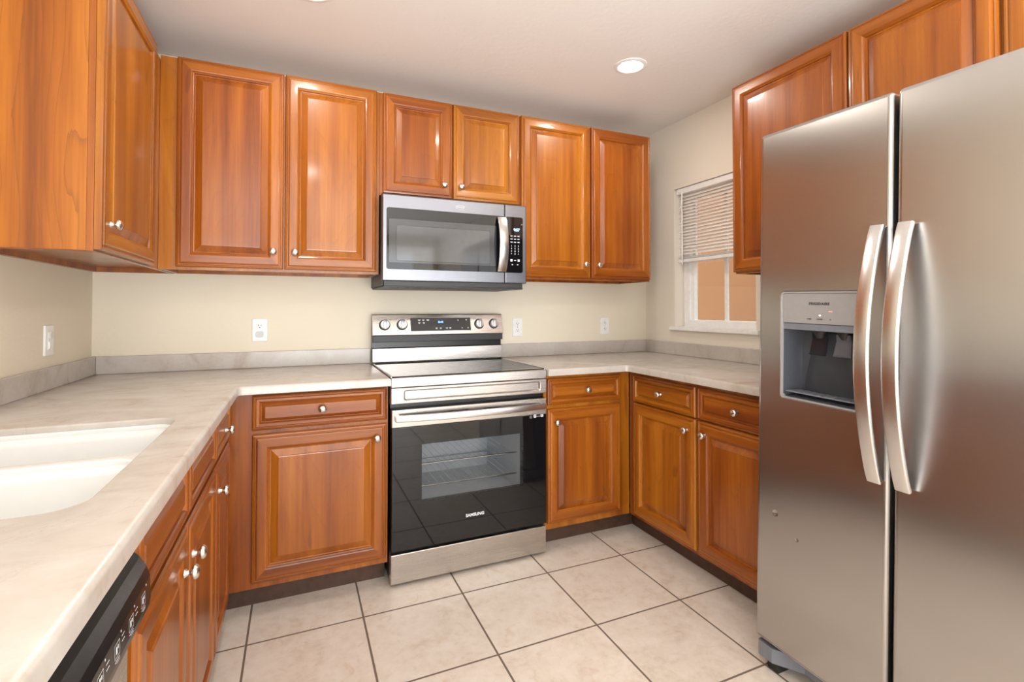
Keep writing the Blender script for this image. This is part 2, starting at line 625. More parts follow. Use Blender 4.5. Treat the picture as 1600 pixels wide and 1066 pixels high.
box(bm, W - 0.024, W - 0.0005, WY0 - 0.03, WY1 + 0.03, WZ0 - 0.012, WZ0 + 0.012, 0.004)
obj('window_sill', bm, VINYL, win)

# ------------------------------------------------------------------ cabinets
UP = [(0, 0), (0, -.013), (.003, -.0175), (.009, -.019), (.0115, -.0165), (.0145, -.0165), (.0165, -.0205), (.021, -.022), (.050, -.022), (.0535, -.0210),
      (.0575, -.0170), (.061, -.0150), (.0635, -.0085), (.067, -.0080), (.092, -.0180), (.0935, -.0205), (.097, -.0210)]
DR = [(0, 0), (0, -.013), (.003, -.0175), (.007, -.019), (.009, -.0165), (.0115, -.0165), (.013, -.0205), (.016, -.022), (.024, -.022), (.0265, -.0205),
      (.0290, -.0165), (.0310, -.0095), (.033, -.0090), (.045, -.0180), (.0465, -.0205)]


def panel_door(w, h, prof, field_mi=0):
    bm = new()
    loops = [[(d, y, d), (w - d, y, d), (w - d, y, h - d), (d, y, h - d)] for d, y in prof]
    vs = rings(bm, loops, close0=False, close1=False)
    bm.faces.ensure_lookup_table()
    k = 0
    lim = 11 if prof is UP else 11
    for ri in range(len(loops) - 1):
        for s in range(4):
            f = bm.faces[k]
            k += 1
            if ri < lim:
                f.material_index = 1 if s in (0, 2) else 0
            else:
                f.material_index = field_mi
    bm.faces.new(vs[-1]).material_index = field_mi
    bm.faces.new(vs[0][::-1]).material_index = field_mi
    return bm


def knob(parent, x, z, y=-0.022):
    bm = new()
    lathe(bm, [(.0100, 0), (.0095, .002), (.0068, .005), (.0058, .009), (.0070, .0125), (.0125, .0150), (.0160, .0185), (.0160, .0230), (.0125, .0275), (.0065, .0297), (.0005, .0303)], 24)
    return obj('knob', bm, NICKEL, parent, (x, y, z), smooth=True)


def door(parent, x0, x1, z0, z1, y, kx=None, kz=None, name='door', prof=UP, field=0):
    o = obj(name, panel_door(x1 - x0, z1 - z0, prof, field), WOODPAIR, parent, (x0, y, z0))
    if kx is not None:
        knob(o, kx - x0, kz - z0)
    return o


def carcass(x0, x1, d, z0, z1, lip=0.022):
    """closed box, its underside set back behind a rim"""
    bm = new()
    w = 0.018

    def lp(i, z):
        return [(x0 + i, -d + i, z), (x1 - i, -d + i, z), (x1 - i, -.002 - i, z), (x0 + i, -.002 - i, z)]
    rings(bm, [lp(0, z1), lp(0, z0), lp(w, z0), lp(w, z0 + lip)])
    return bm


def wall_cabinet(label, loc, rz, x0, x1, d, z0, z1, doors, mats=None):
    t = thing('wall_cabinet', label, 'cabinet', loc, rz, 'cherry wall cabinets')
    obj('cabinet_body', carcass(x0, x1, d, z0, z1), mats or WOOD, t)
    for a, b, c, e, kx, kz in doors:
        door(t, a, b, c, e, -d - .0005, kx, kz)
    return t


ZB, ZT = 1.396, 2.302
# back wall, left to right
wall_cabinet('tall two-door cherry wall cabinet left of the microwave, on the back wall', (0, 0, 0), 0, 0.3145, 1.230, 0.313, ZB - 0.012, ZT - 0.001,
             [(.379, .796, ZB, ZT, .755, 1.474), (.803, 1.216, ZB, ZT, .847, 1.474)])
wall_cabinet('short two-door cherry wall cabinet directly above the microwave', (0, 0, 0), 0, 1.2315, 2.000, 0.313, 1.783, ZT - 0.001,
             [(1.247, 1.606, 1.793, ZT - .003, 1.558, 1.858), (1.612, 1.994, 1.793, ZT - .003, 1.650, 1.858)])
wall_cabinet('tall two-door cherry wall cabinet right of the microwave, beside the window wall', (0, 0, 0), 0, 2.0015, 2.908, 0.313, ZB - 0.012, ZT - 0.001,
             [(2.007, 2.460, ZB, ZT, 2.418, 1.474), (2.468, 2.905, ZB, ZT, 2.511, 1.474)])
# left wall: local x runs towards the back wall
t = wall_cabinet('cherry wall cabinet at the left edge showing its broad figured end panel, one narrow door', (0, -1.040, 0), PI / 2, 0.006, 1.036, 0.3135, ZB - 0.014, 2.284,
                 [(0.0, 0.594, ZB - .009, 2.285, .062, 1.470)])
obj('end_panel', B(-0.0005, 0.0055, -0.296, -0.003, ZB - 0.012, 2.283), WOODF, t)
obj('face_frame', B(-0.0015, 0.0055, -0.3133, -0.2965, ZB - 0.014, 2.284, 0.001), WOOD, t)
# right wall: local x runs towards the camera
wall_cabinet('tall one-door cherry wall cabinet between the window and the refrigerator', (W, -1.050, 0), -PI / 2, 0.006, 0.5575, 0.301, ZB - 0.012, ZT - 0.001,
             [(0.004, 0.555, ZB - .004, ZT, None, None)])
wall_cabinet('two-door cherry wall cabinet hung above the refrigerator', (W, -1.050, 0), -PI / 2, 0.5595, 1.480, 0.301, 1.870, ZT - 0.001,
             [(0.563, 1.012, 1.882, ZT, .965, 1.94), (1.022, 1.472, 1.882, ZT, 1.065, 1.94)])


def base_body(x0, x1, d, toe_x0=None, toe_x1=None, toe=True, y_back=-0.002):
    bm = new()
    box(bm, x0, x1, -d, y_back, 0.10, 0.8795)
    return bm


def base_cabinet(label, loc, rz, x0, x1, doors, drawers, d=0.608, toe=(None, None), name='base_cabinet', open_top=False):
    t = thing(name, label, 'cabinet', loc, rz, 'cherry base cabinets')
    if open_top:
        bm = new()
        slab(bm, [(x0, -d), (x1, -d), (x1, -.002), (x0, -.002)], [[(x0 + .018, -d + .02), (x1 - .018, -d + .02), (x1 - .018, -.02), (x0 + .018, -.02)]], 0.7795, 0,
             lambda u, v, w: (u, v, 0.10 + w))
        box(bm, x0 + .001, x1 - .001, -d + .001, -.003, 0.10, 0.115)
        obj('cabinet_body', bm, WOOD, t)
    else:
        obj('cabinet_body', base_body(x0, x1, d), WOOD, t)
    a = x0 if toe[0] is None else toe[0]
    b = x1 if toe[1] is None else toe[1]
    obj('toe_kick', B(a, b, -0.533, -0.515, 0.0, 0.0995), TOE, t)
    for a, b, c, e, kx, kz in doors:
        door(t, a, b, c, e, -d - .0005, kx, kz)
    for a, b, c, e, kx, kz, nm in drawers:
        door(t, a, b, c, e, -d - .0005, kx, kz, nm, DR, 1)
    return t


base_cabinet('cherry base cabinet with one drawer over one broad door, left of the range', (0, 0, 0), 0, 0.611, 1.2290,
             [(.698, 1.221, .126, .712, 1.178, .655)], [(.697, 1.222, .729, .868, .957, .800, 'drawer')], toe=(0.536, 1.2290))
base_cabinet('cherry base cabinet with one drawer over one narrow door, right of the range', (0, 0, 0), 0, 2.0005, 2.5255,
             [(2.016, 2.455, .134, .707, 2.062, .640)], [(2.016, 2.458, .727, .860, 2.243, .794, 'drawer')], toe=(2.0005, 2.598))
base_cabinet('cherry base cabinet with two drawers over two doors, under the window', (W, -0.612, 0), -PI / 2, 0.0, 0.990,
             [(.050, .498, .120, .712, .452, .655), (.514, .965, .120, .712, .560, .655)],
             [(.050, .498, .719, .858, .272, .790, 'drawer'), (.514, .965, .719, .858, .738, .790, 'drawer')], d=0.606, toe=(-0.08, 0.990))
# left run: local x towards the back wall, root at the near end
base_cabinet('narrow cherry base cabinet with drawer and door in the corner beyond the sink', (0, -1.040, 0), PI / 2, 0.0005, 0.428,
             [(.004, .360, .104, .708, .060, .624)], [(.004, .360, .726, .866, .205, .787, 'drawer')], d=0.607, toe=(0.0005, 0.508))
base_cabinet('cherry sink base cabinet with two false fronts over two doors, beside the dishwasher', (0, -1.884, 0), PI / 2, -0.016, 0.8435,
             [(.419, .838, .104, .708, .461, .622), (.006, .412, .104, .708, .362, .622)],
             [(.419, .838, .726, .866, None, None, 'false_front'), (.006, .412, .726, .866, None, None, 'false_front')], d=0.607, open_top=True)

# ------------------------------------------------------------------ worktops
CT0, CT1 = 0.8810, 0.9140


def fillet(cx, cy, r, a0, a1, n=6):
    return [(cx + r * math.cos(a0 + (a1 - a0) * i / n), cy + r * math.sin(a0 + (a1 - a0) * i / n)) for i in range(n + 1)]


CY, CXL, CXR = -0.6754, 0.6526, 2.4677
XL1, XR0 = 1.2315, 1.9975
YE = -2.56
t = thing('countertop', 'beige stone worktop with the white sink, L-shaped along the left wall to the range', 'worktop', (0, 0, 0), 0, 'beige stone worktops')
outer = [(0.002, YE)] + [(CXL, YE)] + fillet(CXL + .018, CY - .018, .018, PI, PI / 2) + [(XL1, CY), (XL1, -.002), (.002, -.002)]
hole = rrect(0.105, 0.556, -1.891, -1.203, 0.055)
bm = new()
slab(bm, outer, [hole], CT1 - CT0, 0.010, lambda u, v, w: (u, v, CT0 + w), hole_r=0.005)
obj('worktop_slab', bm, STONE, t, smooth=True)
bm = B(0.0025, 0.0205, YE, -.0025, CT1 + .0003, 0.995, 0.002)
box(bm, 0.021, XL1, -0.0205, -.0025, CT1 + .0003, 0.995, 0.002)
obj('backsplash', bm, STONE, t)
YF = -1.60
t = thing('countertop', 'beige stone worktop from the range round under the window to the refrigerator', 'worktop', (0, 0, 0), 0, 'beige stone worktops')
outer = [(XR0, CY)] + fillet(CXR - .018, CY - .018, .018, PI / 2, 0) + [(CXR, YF), (W - .002, YF), (W - .002, -.002), (XR0, -.002)]
bm = new()
slab(bm, outer, [], CT1 - CT0, 0.010, lambda u, v, w: (u, v, CT0 + w))
obj('worktop_slab', bm, STONE, t, smooth=True)
bm = B(XR0, W - .0025, -0.0205, -.0025, CT1 + .0003, 0.995, 0.002)
box(bm, W - .0205, W - .0025, YF, -.021, CT1 + .0003, 0.995, 0.002)
obj('backsplash', bm, STONE, t)

# ------------------------------------------------------------------ sink: two bowls with a low divider
t = thing('sink', 'white double-bowl sink set under the left worktop', 'sink', (0, 0, 0))
bm = new()
ZS = 0.8975
rim = offset(hole, 0.0008)
h1 = rrect(0.110, 0.551, -1.512, -1.208, 0.05)
h2 = rrect(0.110, 0.551, -1.886, -1.548, 0.05)
slab(bm, rim, [h1, h2], 0.012, 0.0, lambda u, v, w: (u, v, ZS - 0.012 + w), hole_r=0.004)
for v in bm.verts:            # the divider sits a little below the rim
    if -1.56 < v.co.y < -1.50 and v.co.z > ZS - 0.02 and .16 < v.co.x < .50:
        v.co.z -= 0.020
obj('sink_deck', bm, SINKW, t, smooth=True)
for hh in (h1, h2):
    bm = new()
    lo = []
    for dd, z in ((0, ZS - .011), (.004, ZS - .03), (.014, ZS - .16), (.022, ZS - .185), (.040, ZS - .198), (.07, ZS - .202)):
        lo.append([(*p, z) for p in offset(hh, dd)])
    rings(bm, lo, close0=False)
    m_ = obj('bowl', bm, SINKW, t, smooth=True)
    md = m_.modifiers.new('wall', 'SOLIDIFY')
    md.thickness = 0.006
    md.offset = 1
    cx = sum(p[0] for p in hh) / len(hh)
    cy = sum(p[1] for p in hh) / len(hh)
    obj('drain', lathe(new(), [(.045, 0), (.045, .002), (.035, .003), (.033, .001)], 24, 'z', 1, (cx, cy, ZS - .2018)), CHROME, t, smooth=True)

# ------------------------------------------------------------------ range
RW = 0.759
rg = thing('electric_range', 'freestanding stainless electric range with black glass oven door and top', 'range', (1.2345, 0, 0))
bm = B(0.004, RW - .004, -.610, -.03, 0.022, 0.900)
# open oven cavity instead of a solid front: rebuild the body as a shell
bm.free()
bm = new()
slab(bm, [(.004, .022), (RW - .004, .022), (RW - .004, .900), (.004, .900)], [[(.105, .30), (RW - .105, .30), (RW - .105, .665), (.105, .665)]], 0.04, 0.0,
     lambda u, v, w: (u, -.570 - w, v))
box(bm, .004, .03, -.570, -.03, .022, .900)
box(bm, RW - .03, RW - .004, -.570, -.03, .022, .900)
box(bm, .03, RW - .03, -.050, -.03, .022, .900)
box(bm, .03, RW - .03, -.570, -.05, .022, .05)
box(bm, .03, RW - .03, -.570, -.05, .86, .900)
obj('body', bm, BLACKP, rg)
bm = new()
rings(bm, [[(x, -.5685, z) for x, z in ((.105, .30), (RW - .105, .30), (RW - .105, .665), (.105, .665))],
           [(x, -.10, z) for x, z in ((.105, .30), (RW - .105, .30), (RW - .105, .665), (.105, .665))]], close0=False)
obj('oven_cavity', bm, ENAMEL, rg)
for z in (.385, .490):
    bm = new()
    tube(bm, [(.112, -.545, z), (RW - .112, -.545, z)], .0040, 8)
    tube(bm, [(.112, -.125, z), (RW - .112, -.125, z)], .0030, 8)
    for k in range(15):
        x = .14 + k * (RW - .28) / 14
        tube(bm, [(x, -.545, z + .002), (x, -.125, z + .002)], .0018, 6)
    obj('oven_rack', bm, CHROME, rg, smooth=True)
for x, y in ((.06, -.585), (RW - .06, -.585), (.06, -.10), (RW - .06, -.10)):
    obj('foot', lathe(new(), [(.026, 0), (.028, .004), (.024, .010), (.012, .012), (.012, .0225)], 20, 'z', 1, (x, y, 0)), BLACKP, rg, smooth=True)
# cooktop
obj('cooktop', B(0.006, RW - .006, -.640, -.085, .9005, .9155, .003), BLACKG, rg)
for x in (0.0, RW - .0055):
    obj('cooktop_trim', B(x, x + .0055, -.645, -.06, .900, .9175, .0015), STEEL, rg)
# control-less front fascia: upper strip, lower panel with pressed recess
bm = new()
slab(bm, [(0, .868), (RW, .868), (RW, .912), (0, .912)], [], .045, .004, lambda u, v, w: (u, -.612 - w, v))
obj('fascia_strip', bm, STEEL, rg)
bm = new()
slab(bm, [(0, .797), (RW, .797), (RW, .8665), (0, .8665)], [rrect(.058, .722, .812, .853, .008, 3)], .045, .003, lambda u, v, w: (u, -.612 - w, v), hole_r=.004)
inner = rrect(.058, .722, .812, .853, .008, 3)
rings(bm, [[(p[0], -.650, p[1]) for p in inner], [(p[0], -.646, p[1]) for p in offset(inner, .004)]], close0=False)
obj('fascia_panel', bm, STEEL, rg)
# oven door
dr = obj('oven_door', B(.004, RW - .004, -.640, -.612, .156, .773, .002), BLACKP, rg)
me = dr.data                # replace the plain leaf by a frame around the window
bm = new()
slab(bm, [(.004, .156), (RW - .004, .156), (RW - .004, .773), (.004, .773)], [[(.125, .352), (RW - .118, .352), (RW - .118, .620), (.125, .620)]], .028, .002,
     lambda u, v, w: (u, -.612 - w, v))
bm.to_mesh(me)
bm.free()
bm = new()
slab(bm, [(.003, .158), (RW - .003, .158), (RW - .003, .694), (.003, .694)], [rrect(.135, RW - .128, .360, .612, .003, 2)], .018, .003,
     lambda u, v, w: (u, -.6405 - w, v), hole_r=.0005)
obj('door_glass', bm, BLACKG, dr)
bm = B(.1355, RW - .1285, -.6570, -.6540, .3605, .6115)
obj('door_window', bm, OVENPANE, dr)
bm = new()
slab(bm, [(.003, .6945), (RW - .003, .6945), (RW - .003, .772), (.003, .772)], [rrect(.262, .352, .7455, .7505, .002, 2), rrect(.422, .512, .7455, .7505, .002, 2)], .020, .003,
     lambda u, v, w: (u, -.6405 - w, v), hole_r=.0005)
obj('door_rail', bm, STEEL, dr)
for x in (.262, .422):
    obj('vent_slot', B(x, x + .090, -.6450, -.6415, .7455, .7505), SLOT, dr)


def bow_bar(pts, w, t, wdir, mi=0):
    """flat bar along pts: width w along wdir, thickness t across"""
    bm = new()
    wd = Vector(wdir)
    pts = [Vector(p) for p in pts]
    loops = []
    sec = rrect(-w / 2, w / 2, -t / 2, t / 2, min(t, w) * 0.32, 3)
    for i, p in enumerate(pts):
        d = (pts[min(i + 1, len(pts) - 1)] - pts[max(i - 1, 0)]).normalized()
        nrm = d.cross(wd).normalized()
        loops.append([p + wd * a + nrm * b for a, b in sec])
    rings(bm, loops)
    return bm


pts = []
N = 24
for i in range(N + 1):
    s = i / N
    pts.append((.018 + (RW - .036) * s, -.682 - .026 * math.sin(PI * s) ** 0.8, .738))
hd = obj('oven_handle', bow_bar(pts, .030, .013, (0, 0, 1)), SATIN, dr, smooth=True)
for x in (.014, RW - .034):
    obj('handle_post', B(x, x + .020, -.688, -.6605, .7235, .7525, .003), SATIN, dr)
obj('brand_lettering', shift(text('SAMSUNG', .0190, .0006, 1.05), .385, -.6590, .2625), MARK, dr)
bm = new()
for i, (x, z, s) in enumerate(((.672, .6855, .011), (.694, .6880, .014), (.732, .6890, .014))):
    slab(bm, rrect(x - s / 2, x + s / 2, z - s / 2, z + s / 2, .002, 2), [rrect(x - s * .22, x + s * .22, z - s * .15, z + s * .25, .001, 2)] if i else [rrect(x - s * .4, x + s * .4, z - s * .4, z + s * .4, .001, 2)],
         .0004, 0, lambda u, v, w: (u, -.6586 - w, v))
for k in range(4):
    box(bm, .705 + k * .0045, .708 + k * .0045, -.6590, -.6586, .6850, .6875)
obj('door_stickers', bm, MARK, dr)
# drawer
bm = new()
slab(bm, [(.002, .0165), (RW - .002, .0165), (RW - .002, .1440), (.002, .1440)], [], .042, .004, lambda u, v, w: (u, -.612 - w, v))
obj('storage_drawer', bm, STEEL, rg)
# backguard
bm = new()
prof = [(-.030, .918), (-.068, .918), (-.072, .925), (-.072, .995), (-.058, .999), (-.058, 1.028), (-.062, 1.034), (-.066, 1.036), (-.030, 1.182)]
for s in ((0.0, RW),):
    rings(bm, [[(s[0], y, z) for y, z in prof], [(s[1], y, z) for y, z in prof]])
bg = obj('backguard', bm, BLACKP, rg)
obj('lower_panel', B(0.001, RW - .001, -.0765, -.0725, .921, .9945, .0015), STEEL, bg)
obj('dark_chamfer', B(0.001, RW - .001, -.090, -.0585, 1.030, 1.066, .002), DARKG, bg)  # dark receding chamfer below the control panel
CPB, CPT, CPZ0, CPZ1 = -.094, -.066, 1.067, 1.182      # control panel leans back


def cpy(z):
    return CPB + (CPT - CPB) * (z - CPZ0) / (CPZ1 - CPZ0)


bm = new()
sect = [(-.035, CPZ0), (CPB, CPZ0), (CPB - .001, CPZ0 + .003), (CPT - .0005, CPZ1 - .004), (CPT + .003, CPZ1), (-.035, CPZ1)]
rings(bm, [[(0.0, y, z) for y, z in sect], [(RW, y, z) for y, z in sect]])
cp = obj('control_panel', bm, STEEL, bg)
tilt = math.atan2(CPT - CPB, CPZ1 - CPZ0)


def on_panel(bm, x, z, lift=0.001):
    bmesh.ops.rotate(bm, verts=bm.verts[:], cent=(0, 0, 0), matrix=Matrix.Rotation(-tilt, 3, 'X'))
    return shift(bm, x, cpy(z) - lift - 0.001, z)


bm = new()
slab(bm, [(-.1755, -.037), (.1755, -.037), (.1755, .037), (-.1755, .037)], [], .003, .0008, front)
ds = obj('display', on_panel(bm, .382, 1.1245), BLACKG, cp)
obj('clock_digits', on_panel(text('8:44', .017, .0004), .378, 1.137, .0042), DIGITB, ds)
bm = new()
for x, z, w_ in ((-.128, .026, .014), (-.104, .026, .014), (-.078, .026, .016), (-.128, .010, .012), (-.102, .010, .012), (-.03, -.021, .012), (-.006, -.021, .012), (.03, -.021, .012), (.05, -.021, .012), (.122, -.021, .007), (.158, -.021, .007), (.150, .026, .008), (.100, .024, .006)):
    box(bm, x - w_ / 2, x + w_ / 2, -.0003, 0, z - .002, z + .002)
    box(bm, x - w_ / 3, x + w_ / 3, -.0003, 0, z - .0055, z - .0038)
obj('display_icons', on_panel(bm, .382, 1.1245, .0042), MARK, ds)
for x in (.0635, .1585, .611, .703):
    bm = new()
    lathe(bm, [(.0295, 0), (.030, .003), (.027, .006)], 28)
    k = obj('burner_dial', on_panel(bm, x, 1.124, -.0005), DARKG, cp, smooth=True)
    bm = new()
    lathe(bm, [(.0245, .0062), (.0242, .018), (.0225, .021), (.0005, .0215)], 28)
    box(bm, -.0085, .0085, -.034, -.010, -.024, .0245, .003)
    obj('dial_grip', on_panel(bm, x, 1.124, -.0005), KNOBM, k, smooth=True)
    bm = new()
    for a, rr in ((-2.4, .040), (2.4, .040), (0.0, -.038)):
        box(bm, -.002 + a * .013, .002 + a * .013, -.0003, 0, rr * .72 - .0012, rr * .72 + .0012)
    obj('dial_marks', on_panel(bm, x, 1.124, .0006), MARKD, cp)

# ------------------------------------------------------------------ microwave over the range
MW = 0.762
mw = thing('microwave_oven', 'stainless over-the-range microwave hung under the short cabinet', 'microwave', (1.2335, 0, 0))
bm = B(.003, MW - .003, -.372, -.003, 1.352, 1.7815)
box(bm, .003, MW - .003, -.372, -.003, 1.3265, 1.352)
obj('casing', bm, DARKG, mw)
bm = B(.006, MW - .012, -.398, -.02, 1.318, 1.3260, .002)
for k in range(11):
    box(bm, .05 + k * .06, .085 + k * .06, -.36, -.30, 1.3165, 1.3180)
box(bm, .010, MW - .02, -.400, -.372, 1.326, 1.349)
obj('vent_underside', bm, DARKG, mw)
SEAM = .6405
bm = new()
slab(bm, [(.0, 1.350), (SEAM - .001, 1.350), (SEAM - .001, 1.772), (.0, 1.772)], [], .036, .005, lambda u, v, w: (u, -.374 - w, v))
md_ = obj('door', bm, STEELM, mw)
bm = new()
r_ = rrect(.0185, SEAM + .02, 1.4065, 1.7065, .010, 4)
r_ = [(min(x, SEAM - .0015), z) for x, z in r_]
pl = []
for p in r_:
    if not pl or (abs(p[0] - pl[-1][0]) + abs(p[1] - pl[-1][1])) > 1e-6:
        pl.append(p)
slab(bm, pl, [], .004, .001, lambda u, v, w: (u, -.4105 - w, v))
obj('door_glass', bm, BLACKG, md_)
bm = new()
slab(bm, rrect(.030, .588, 1.438, 1.652, .004, 3), [rrect(.066, .553, 1.448, 1.622, .008, 3)], .0012, .0004, lambda u, v, w: (u, -.4147 - w, v))
obj('window_bezel', bm, MWBEZ, md_)
bm = new()
slab(bm, rrect(.0665, .5525, 1.4485, 1.6215, .008, 3), [], .0007, .0003, lambda u, v, w: (u, -.4147 - w, v))
obj('door_window', bm, MWPANE, md_)
pts = []
for i in range(21):
    s = i / 20
    pts.append((.616 , -.424 - .034 * math.sin(PI * s) ** 0.75, 1.412 + .284 * s))
hb = obj('door_handle', bow_bar(pts, .050, .010, (1, 0, 0)), SATIN, md_, smooth=True)
# oval emblem: an open ring with a word inside
bm = new()
for i in range(30):
    a0, a1 = 2 * PI * (i * .8 + 1.5) / 30, 2 * PI * (i * .8 + 2.3) / 30
    q = []
    for a, rx, rz_ in ((a0, .027, .0100), (a1, .027, .0100), (a1, .0255, .0088), (a0, .0255, .0088)):
        q.append(bm.verts.new((.392 + rx * math.cos(a), -.4106, 1.735 + rz_ * math.sin(a))))
    bm.faces.new(q)
join(bm, shift(text('Whirlpool', .0100, .0002), .392, -.4108, 1.735))
obj('emblem', bm, MARK, md_)
bm = new()
slab(bm, [(SEAM + .001, 1.350), (MW + .004, 1.350), (MW + .004, 1.772), (SEAM + .001, 1.772)], [], .036, .005, lambda u, v, w: (u, -.374 - w, v))
pn = obj('control_panel', bm, STEELM, mw)
bm = new()
slab(bm, [(SEAM + .0025, 1.4065)] + fillet(.733, 1.4165, .010, -PI / 2, 0, 4) + fillet(.733, 1.6965, .010, 0, PI / 2, 4) + [(SEAM + .0025, 1.7065)], [], .004, .001, lambda u, v, w: (u, -.4105 - w, v))
kp = obj('keypad', bm, BLACKG, pn)
obj('clock_digits', shift(text('9:57', .0200, .0004), .706, -.4149, 1.6375), DIGIT, kp)
bm = new()
for r in range(3):
    for c in range(3):
        box(bm, .676 + c * .0205 - .006, .676 + c * .0205 + .006, -.4149, -.4145, 1.604 - r * .0165 - .0020, 1.604 - r * .0165 + .0020)
for r, row in enumerate(('123', '456', '789', '*0+')):
    for c, ch in enumerate(row):
        join(bm, shift(text(ch, .0115, .0002), .676 + c * .0205, -.4147, 1.5505 - r * .0145))
for x, z, w_, h_ in ((.676, 1.473, .012, .012), (.697, 1.473, .012, .004), (.718, 1.473, .012, .012), (.681, 1.450, .008, .004), (.712, 1.450, .008, .004), (.737, 1.668, .006, .003)):
    box(bm, x - w_ / 2, x + w_ / 2, -.4149, -.4145, z - h_ / 2, z + h_ / 2)
obj('key_markings', bm, MARK, kp)

# ------------------------------------------------------------------ refrigerator
FD = 0.80           # front of the doors, from the right wall side
fr = thing('refrigerator', 'tall side-by-side stainless refrigerator with water dispenser at the right edge', 'refrigerator', (3.105, -1.617, 0), -PI / 2)
LEAN = math.radians(1.3)          # it stands a little out of level
fr.rotation_euler = (0, LEAN, -PI / 2)
fr.location = (3.105, -1.598, 0.0225)
FW = 0.912
XS0, XS1 = 0.410, 0.421
obj('case', B(.004, FW - .004, -.715, -.01, .030, 1.765, .006), DARKG, fr)
# dispenser niche cut through the freezer door
NX0, NX1, NZ0, NZ1 = .086, .336, .906, 1.250


def fridge_door(x0, x1, holes, z0=.076, z1=1.782, rr=.012):
    bm = new()
    slab(bm, rrect(x0, x1, z0, z1, .010, 4), holes, .078, rr, lambda u, v, w: (u, -FD + .078 - w, v), hole_r=.002)
    return bm


fz = obj('freezer_door', fridge_door(0, XS0, [rrect(NX0, NX1, NZ0, NZ1, .012, 4)]), FDENT, fr)
fd = obj('fridge_door', fridge_door(XS1, FW, []), STEELF, fr)
obj('door_gasket', B(XS0 - .015, XS1 + .015, -.7205, -.7152, .10, 1.76), SLOT, fr)
# dispenser
bm = new()
n_in = rrect(NX0 + .003, NX1 - .003, NZ0 + .003, NZ1 - .003, .010, 4)
slab(bm, rrect(NX0 + .0005, NX1 - .0005, NZ0 + .0005, NZ1 - .0005, .0118, 4), [rrect(NX0 + .006, NX1 - .006, NZ0 + .006, NZ1 - .006, .009, 4)], .012, .0015, lambda u, v, w: (u, -FD + .010 - w, v), hole_r=.001)
nb = obj('dispenser', bm, GREYT, fz)
CZ = 1.150
bm = new()
slab(bm, [(NX0 + .006, CZ)] + [(NX1 - .006, CZ)] + fillet(NX1 - .015, NZ1 - .015, .009, 0, PI / 2, 4) + fillet(NX0 + .015, NZ1 - .015, .009, PI / 2, PI, 4), [], .016, .002,
     lambda u, v, w: (u, -FD + .0165 - w, v))
dp = obj('dispenser_panel', bm, GREYT, fz)
obj('brand_lettering', shift(text('FRIGIDAIRE', .0112, .0003, 1.15), .213, -FD - .0001, 1.2115), MARKD, dp)
bm = new()
for i, s in enumerate(('CUBE', 'CRUSH', 'O')):
    join(bm, shift(text(s, .0058, .0001), .182 + i * .033, -FD + .0003, 1.1645))
obj('selector_markings', bm, MARKD, dp)
obj('indicator_light', lathe(new(), [(.0022, 0), (.002, .0008), (.0005, .001)], 12, c=(.216, -FD + .0004, 1.1765)), LED, dp)
bm = B(.243, .254, -FD - .0002, -FD + .0004, 1.1880, 1.1900)
obj('filter_light', bm, LEDR, dp)
bm = new()
slab(bm, [(NX0 + .006, CZ - .022), (NX1 - .006, CZ - .022), (NX1 - .006, CZ - .0005), (NX0 + .006, CZ - .0005)], [], .016, .003, lambda u, v, w: (u, -FD + .0205 - w, v))
obj('panel_lip', bm, GREYP, fz)
# niche shell
bm = new()
i0 = [(NX0 + .0062, NZ0 + .0062), (NX1 - .0062, NZ0 + .0062), (NX1 - .0062, CZ - .0225), (NX0 + .0062, CZ - .0225)]
i1 = [(NX0 + .022, NZ0 + .020), (NX1 - .020, NZ0 + .020), (NX1 - .020, CZ - .023), (NX0 + .022, CZ - .023)]
rings(bm, [[(x, -FD + .006, z) for x, z in i0], [(x, -FD + .074, z) for x, z in i1]], close0=False)
obj('niche', bm, GREYD, fz)
bm = new()
lo = []
for k in range(13):               # a hollow, rounded back that widens to the tray
    q = -1 + k / 6
    lo.append([(.5 * (NX0 + NX1) + q * w_, -FD + .071 - dp_ * (1 - q * q) ** 0.5 - .002, z_) for w_, dp_, z_ in
               ((.088, .012, NZ0 + .025), (.082, .012, NZ0 + .09), (.070, .011, CZ - .105), (.066, .010, CZ - .03))])
rings(bm, lo, close0=False, close1=False, cyc=False)
bmesh.ops.solidify(bm, geom=bm.faces[:], thickness=.002)
obj('splash_back', bm, GREYS, fz, smooth=True)
bm = B(NX0 + .010, NX1 - .010, -FD + .010, -FD + .066, NZ0 + .0205, NZ0 + .0245, .0015)
for k in range(9):
    box(bm, NX0 + .03 + k * .022, NX0 + .036 + k * .022, -FD + .014, -FD + .06, NZ0 + .0245, NZ0 + .0262)
obj('drip_tray', bm, GREYP, fz)
